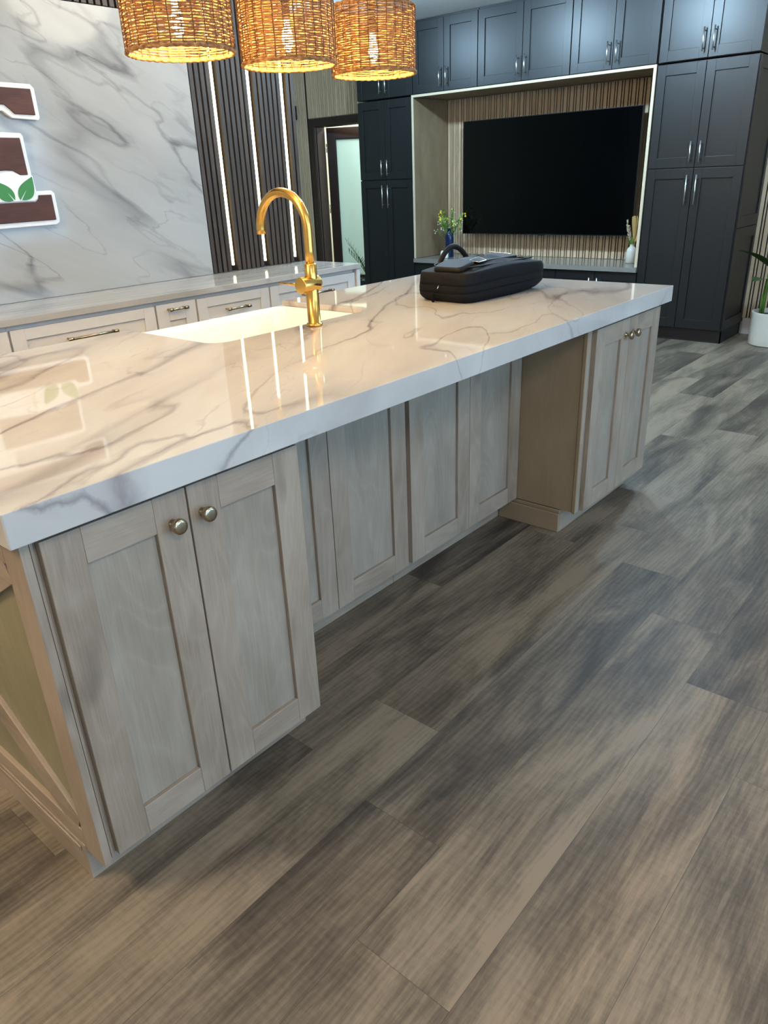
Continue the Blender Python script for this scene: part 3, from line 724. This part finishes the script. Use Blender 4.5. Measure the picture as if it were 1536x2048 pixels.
# niche
nc = thing('niche_surround', 'oak lining around the television niche with pale front edges', 'niche lining', (0, 0, 0))
b = MB(); b.box(6.60, 7.195, 5.128, 5.146, .602, 2.122, 'z'); b.build('side_lining', MT['oak'], nc, .001)
b = MB(); b.box(6.60, 7.195, 2.672, 2.690, .602, 2.122, 'z'); b.build('side_lining', MT['oak'], nc, .001)
b = MB(); b.box(6.60, 7.195, 2.672, 5.146, 2.124, 2.142, 'y'); b.build('top_lining', MT['oak'], nc, .001)
b = MB(); b.box(6.590, 6.5995, 5.126, 5.148, .602, 2.122, 'z'); b.box(6.590, 6.5995, 2.668, 2.692, .602, 2.122, 'z'); b.box(6.590, 6.5995, 2.668, 5.148, 2.122, 2.144, 'y')
b.build('front_edge', MT['oakedge'], nc, .001)
tag(MB().box(6.578, 7.195, 2.668, 5.150, .5595, .600, 'y').build('niche_counter', MT['quartz'], bevel=.002), 'grey quartz counter at the bottom of the television niche', 'countertop')
def slat_far(label, y0, y1, z0, z1, xb=7.209, cut=None):
    o = thing('slat_panel', label, 'slat panel', (xb, y0, z0))
    MB().box(-.008, 0, 0, y1 - y0, 0, z1 - z0).build('backing', MT['felt'], o)
    b = MB(); y = y1 - y0 - .004
    while y - .032 > 0:
        b.box(-.024, -.008, y - .032, y, 0, z1 - z0, 'z'); y -= .043
        if y - .013 > 0: b.box(-.024, -.008, y - .013, y, 0, z1 - z0, 'z')
        y -= .024
    b.build('slats', MT['slat_oak'], o, .001, 1); return o
slat_far('oak vertical slat panel at the back of the television niche', 2.692, 5.126, .602, 2.120)
slat_far('oak vertical slat panel left of the brown glass door', 7.222, Y1 - .004, .0, H - .004)
slat_far('oak vertical slat panel above the brown glass door', 5.884, 7.218, 2.098, H - .004)
slat_far('oak vertical slat panel behind the potted plant, right edge', Y0 + .01, 1.898, .142, H - .004)
# television
tv = thing('television', 'huge black flat television hung in the wooden niche', 'television', (7.02, 3.865, .825))
MB().box(0, .035, -.945, .945, 0, 1.075).build('housing', MT['tvframe'], tv, .003)
MB().box(-.004, .002, -.938, .938, .010, 1.068).build('screen', MT['tvglass'], tv, .001)
MB().box(.035, .158, -.30, .30, .30, .75).build('wall_mount', MT['tvframe'], tv)
MB().box(-.002, .03, -.03, .03, -.006, 0).build('sensor', MT['tvframe'], tv)

# ------------------------------------------------------------------ door
dr = thing('door_1', 'dark brown door', 'door'); bpy.data.objects.remove(dr)
b = MB()
b.box(7.180, 7.208, 7.13, 7.215, 0, 2.09, 'z'); b.box(7.180, 7.208, 6.135, 6.22, 0, 2.09, 'z'); b.box(7.180, 7.208, 6.22, 7.13, 2.005, 2.09, 'y')
b.box(7.208, 7.345, 7.105, 7.128, 0, 2.005, 'z'); b.box(7.208, 7.345, 6.222, 6.245, 0, 2.005, 'z'); b.box(7.208, 7.345, 6.245, 7.105, 1.998, 2.005, 'y')
struct(b.build('door_1', MT['doorw'], bevel=.002))
lf = thing('door_leaf', 'dark brown door with frosted glass standing ajar', 'door', (7.372, 7.098, 0), math.radians(-60))
# local +x along the leaf
b = MB(); Wd, Hd = .85, 1.994
b.box(0, .105, -.02, .02, .01, Hd, 'z'); b.box(Wd - .105, Wd, -.02, .02, .01, Hd, 'z'); b.box(.105, Wd - .105, -.02, .02, Hd - .12, Hd, 'x'); b.box(.105, Wd - .105, -.02, .02, .01, .24, 'x')
b.build('leaf_frame', MT['doorw'], lf, .002)
b = MB()
for (x0_, x1_, z0_, z1_) in ((.105, .117, .24, Hd - .12), (Wd - .117, Wd - .105, .24, Hd - .12), (.117, Wd - .117, Hd - .135, Hd - .12), (.117, Wd - .117, .24, .252)): b.box(x0_, x1_, -.014, .014, z0_, z1_)
b.build('glazing_bead', MT['kick'], lf)
MB().box(.117, Wd - .117, -.004, .004, .252, Hd - .135).build('frosted_pane', MT['frost'], lf)
for z in (.25, 1.02, 1.72):
    MB().tube([(-.010, -.012, z), (-.010, -.012, z + .10)], .007, 10).build('hinge', MT['nickel'], lf)
b = MB(); b.tube([(Wd - .05, -.02, 1.0), (Wd - .05, -.065, 1.0), (Wd - .15, -.065, 1.0)], .009, 10); b.build('door_handle', MT['nickel'], lf)
# dark header in the hall corner
tag(MB().box(6.2, 7.18, 7.40, 7.448, 2.10, 2.25, 'x').build('trim_1', MT['doorw']), kind='structure')

# ------------------------------------------------------------------ vases in the niche
def vase(name, label, loc, prof, mat, n=32):
    o = MB().lathe(prof, n=n).build(name, mat); o.location = loc; return tag(o, label, 'vase')
vase('vase', 'cobalt blue bottle vase in the niche, left, behind the bag', (6.85, 4.866, .6005), [(0, 0), (.040, 0), (.044, .004), (.044, .20), (.041, .228), (.028, .246), (.020, .256), (.020, .285), (.023, .290), (.018, .290), (.015, .25), (.036, .22), (.038, .01), (0, .008)], MT['bluegl'])
vase('vase', 'cream ceramic bottle vase at the right end of the niche counter', (6.93, 2.868, .6005), [(0, 0), (.044, 0), (.048, .004), (.049, .08), (.044, .115), (.030, .137), (.019, .145), (.018, .162), (.021, .166), (.016, .166), (.014, .14), (.040, .10), (.042, .01), (0, .008)], MT['cream'])
for i, (x, y) in enumerate(((6.72, 4.865), (6.70, 4.80))):
    o = MB().lathe([(0, 0), (.018, 0), (.022, .01), (.022, .058), (.015, .070), (.009, .076), (0, .078)], n=20).build('small_jar', MT['cream']); o.location = (x, y, .6005)
    tag(o, ('small white jar behind the bag handle, left one', 'small white jar behind the bag handle, right one')[i], 'jar', 'small white jars in the niche')
rg = random.Random(5)
fl = thing('flower_bouquet', 'green and yellow flower bouquet standing in the cobalt vase', 'flowers', (6.85, 4.866, .62))
st = MB(); lv = MB(); yl = MB(); wh = MB()
for i in range(34):
    a_ = rg.uniform(0, 2 * PI); sp_ = rg.uniform(.04, .20); hh = rg.uniform(.36, .50) - sp_ * .3
    if i % 3 == 0: hh -= .10
    tip = Vector((math.cos(a_) * sp_ * .55, math.sin(a_) * sp_, hh)); m_ = Vector((tip.x * .3, tip.y * .3, hh * .72)); pts = []
    for k in range(8):
        u_ = k / 7; pts.append(Vector((0, 0, .05)) * (1 - u_) ** 2 + m_ * 2 * u_ * (1 - u_) + tip * u_ ** 2)
    st.tube(pts, .0016, 5)
    for k in range(9):
        u_ = rg.uniform(.62, 1); p = Vector((0, 0, .05)) * (1 - u_) ** 2 + m_ * 2 * u_ * (1 - u_) + tip * u_ ** 2
        d = Vector((rg.uniform(-1, 1), rg.uniform(-1, 1), rg.uniform(.1, 1.2))).normalized() * rg.uniform(.03, .055)
        lv.leaf([p, p + d * .4, p + d * .8, p + d], [.001, .006, .005, .0005], .2)
    tgt = yl if tip.y > -.02 else (wh if rg.random() < .4 else yl)
    for k in range(2 if i % 3 else 4):
        c_ = tip + Vector((rg.uniform(-.02, .02), rg.uniform(-.02, .02), rg.uniform(-.03, .012)))
        r_ = rg.uniform(.008, .014) if tgt is yl and i % 3 else .006
        (wh if i % 3 == 0 else tgt).lathe([(0, -r_), (r_ * .7, -r_ * .7), (r_, 0), (r_ * .7, r_ * .7), (0, r_)], tuple(c_), 'z', 8)
tag(st.build('stems', MT['stem'], fl), kind='stuff'); tag(lv.build('leaves', MT['leafl'], fl), kind='stuff'); tag(yl.build('yellow_blossoms', MT['yellow'], fl), kind='stuff'); tag(wh.build('white_blossoms', MT['whitefl'], fl), kind='stuff')
dr_ = thing('dried_bouquet', 'dried fan and pampas stems standing in the cream vase', 'flowers', (6.93, 2.868, .62))
MB().tube([(0, 0, .02), (0, .016, .14), (0, .03, .24)], .0015, 5).build('plume_stem', MT['stem'], dr_)
b = MB()
for i in range(160):
    u_ = rg.random(); p = Vector((0, .024 + .045 * u_, .17 + .17 * u_)); a_ = rg.uniform(0, 6.28); r_ = .017 * math.sin(PI * min(1, u_ * .85 + .12)) + .003
    q = p + Vector((math.cos(a_) * r_, math.sin(a_) * r_, rg.uniform(.0, .03))); b.tube([p, (p + q) / 2 + Vector((0, 0, .004)), q], [.0018, .0022, .0006], 4)
tag(b.build('pampas_plume', MT['pampas'], dr_), kind='stuff')
b = MB()
for i in range(13):
    a_ = -.20 + .80 * i / 12; d = Vector((.12 * math.cos(i), -math.sin(a_), math.cos(a_))).normalized(); L_ = .24 - .03 * abs(a_)
    o_ = Vector((0, -.012, .15)); b.leaf([o_, o_ + d * L_ * .4, o_ + d * L_ * .8, o_ + d * L_], [.003, .010, .013, .006], .35, Vector((.3, 1, 0)))
b.build('dried_fan', MT['dried'], dr_)
b = MB()
for i in range(40):
    a_ = rg.uniform(0, 6.28); r_ = rg.uniform(.02, .06); p = Vector((0, 0, .13)); q = p + Vector((math.cos(a_) * r_ * .6, math.sin(a_) * r_ + .015, rg.uniform(.01, .09))); b.leaf([p, (p + q) / 2, q], [.0015, .005, .0008], .2)
tag(b.build('green_filler', MT['leafl'], dr_), kind='stuff')

# ------------------------------------------------------------------ floor plants
pl = thing('potted_plant', 'broad-leaved green plant in a white pot beside the right tall cabinet', 'plant', (6.86, 1.545, 0))
MB().lathe([(0, 0), (.165, 0), (.178, .006), (.180, .06), (.181, .235), (.184, .262), (.184, .270), (.172, .270), (.170, .22), (0, .22)], n=48).build('pot', MT['potw'], pl, .001)
MB().lathe([(0, .236), (.169, .232)], n=32).build('soil', MT['soil'], pl)
def big_leaf(base, mid, tip, w_, name='leaf', par=None):
    base, mid, tip = Vector(base), Vector(mid), Vector(tip)
    MB().tube([base, base.lerp(mid, .5) + Vector((0, 0, .02)), mid], [.012, .010, .006], 8).build('leaf_stalk', MT['stem'], par)
    pts = []; ws = []
    for k in range(11):
        u_ = k / 10; p = mid.lerp(tip, u_); p.z += .06 * math.sin(PI * u_) * (mid - tip).length; pts.append(p); ws.append(w_ * math.sin(PI * min(.97, u_ ** .75 * .93 + .04)) * 1.6 + .002)
    MB().leaf(pts, ws, .18).build(name, MT['leafd'], par)
for bs, md, tp, w_ in (((-.02, .10, .23), (-.04, .10, .62), (-.27, .31, .77), .055), ((.02, 0, .23), (-.08, -.02, .74), (-.30, -.20, .92), .10), ((-.02, -.02, .23), (.06, -.10, .85), (.12, -.40, 1.05), .11), ((-.02, .12, .23), (-.02, .11, .52), (-.16, .17, .52), .05), ((.03, -.05, .23), (.05, -.05, .60), (.10, -.36, .60), .09), ((-.01, .0, .23), (-.10, -.09, .50), (-.30, -.28, .46), .08)):
    big_leaf(bs, md, tp, w_, par=pl)
zz = thing('potted_plant', 'dark green feathery plant half hidden behind the left tall cabinet', 'plant', (6.86, 6.06, 0))
MB().lathe([(0, 0), (.12, 0), (.14, .01), (.165, .30), (.165, .315), (.152, .315), (.15, .27), (0, .27)], n=40).build('pot', MT['potb'], zz)
MB().lathe([(0, .285), (.150, .280)], n=28).build('soil', MT['soil'], zz)
b = MB()
for i in range(26):
    a_ = rg.uniform(0, 6.28); r_ = rg.uniform(0, .13); b.lathe([(0, -.007), (.008, -.004), (.010, 0), (.007, .005), (0, .007)], (math.cos(a_) * r_, math.sin(a_) * r_, .290), 'z', 8)
tag(b.build('white_pebbles', MT['whitefl'], zz), kind='stuff')
for i, (dy, dx, hh) in enumerate(((.27, -.05, .72), (.10, -.20, .62), (.20, .10, .50), (-.10, .12, .70), (.16, -.16, .36), (.0, .15, .60))):
    pts = [Vector((dx * .2 * 0 + dx * (u_ ** 1.6), dy * (u_ ** 1.6), .28 + (hh - .28) * u_)) for u_ in [k / 12 for k in range(13)]]
    stq = MB().tube(pts, [.006 - .0003 * k for k in range(13)], 7).build('stalk', MT['stem'], zz)
    b = MB()
    for k in range(3, 13):
        for sg_ in (-1, 1):
            p = pts[k]; d = Vector((-dy * sg_ * .6 + .02, dx * sg_ + sg_ * .3, .75)).normalized() * .065
            b.leaf([p, p + d * .35, p + d * .75, p + d], [.002, .012, .011, .001], .2)
    tag(b.build('leaflets', MT['leafd'], zz), kind='stuff')
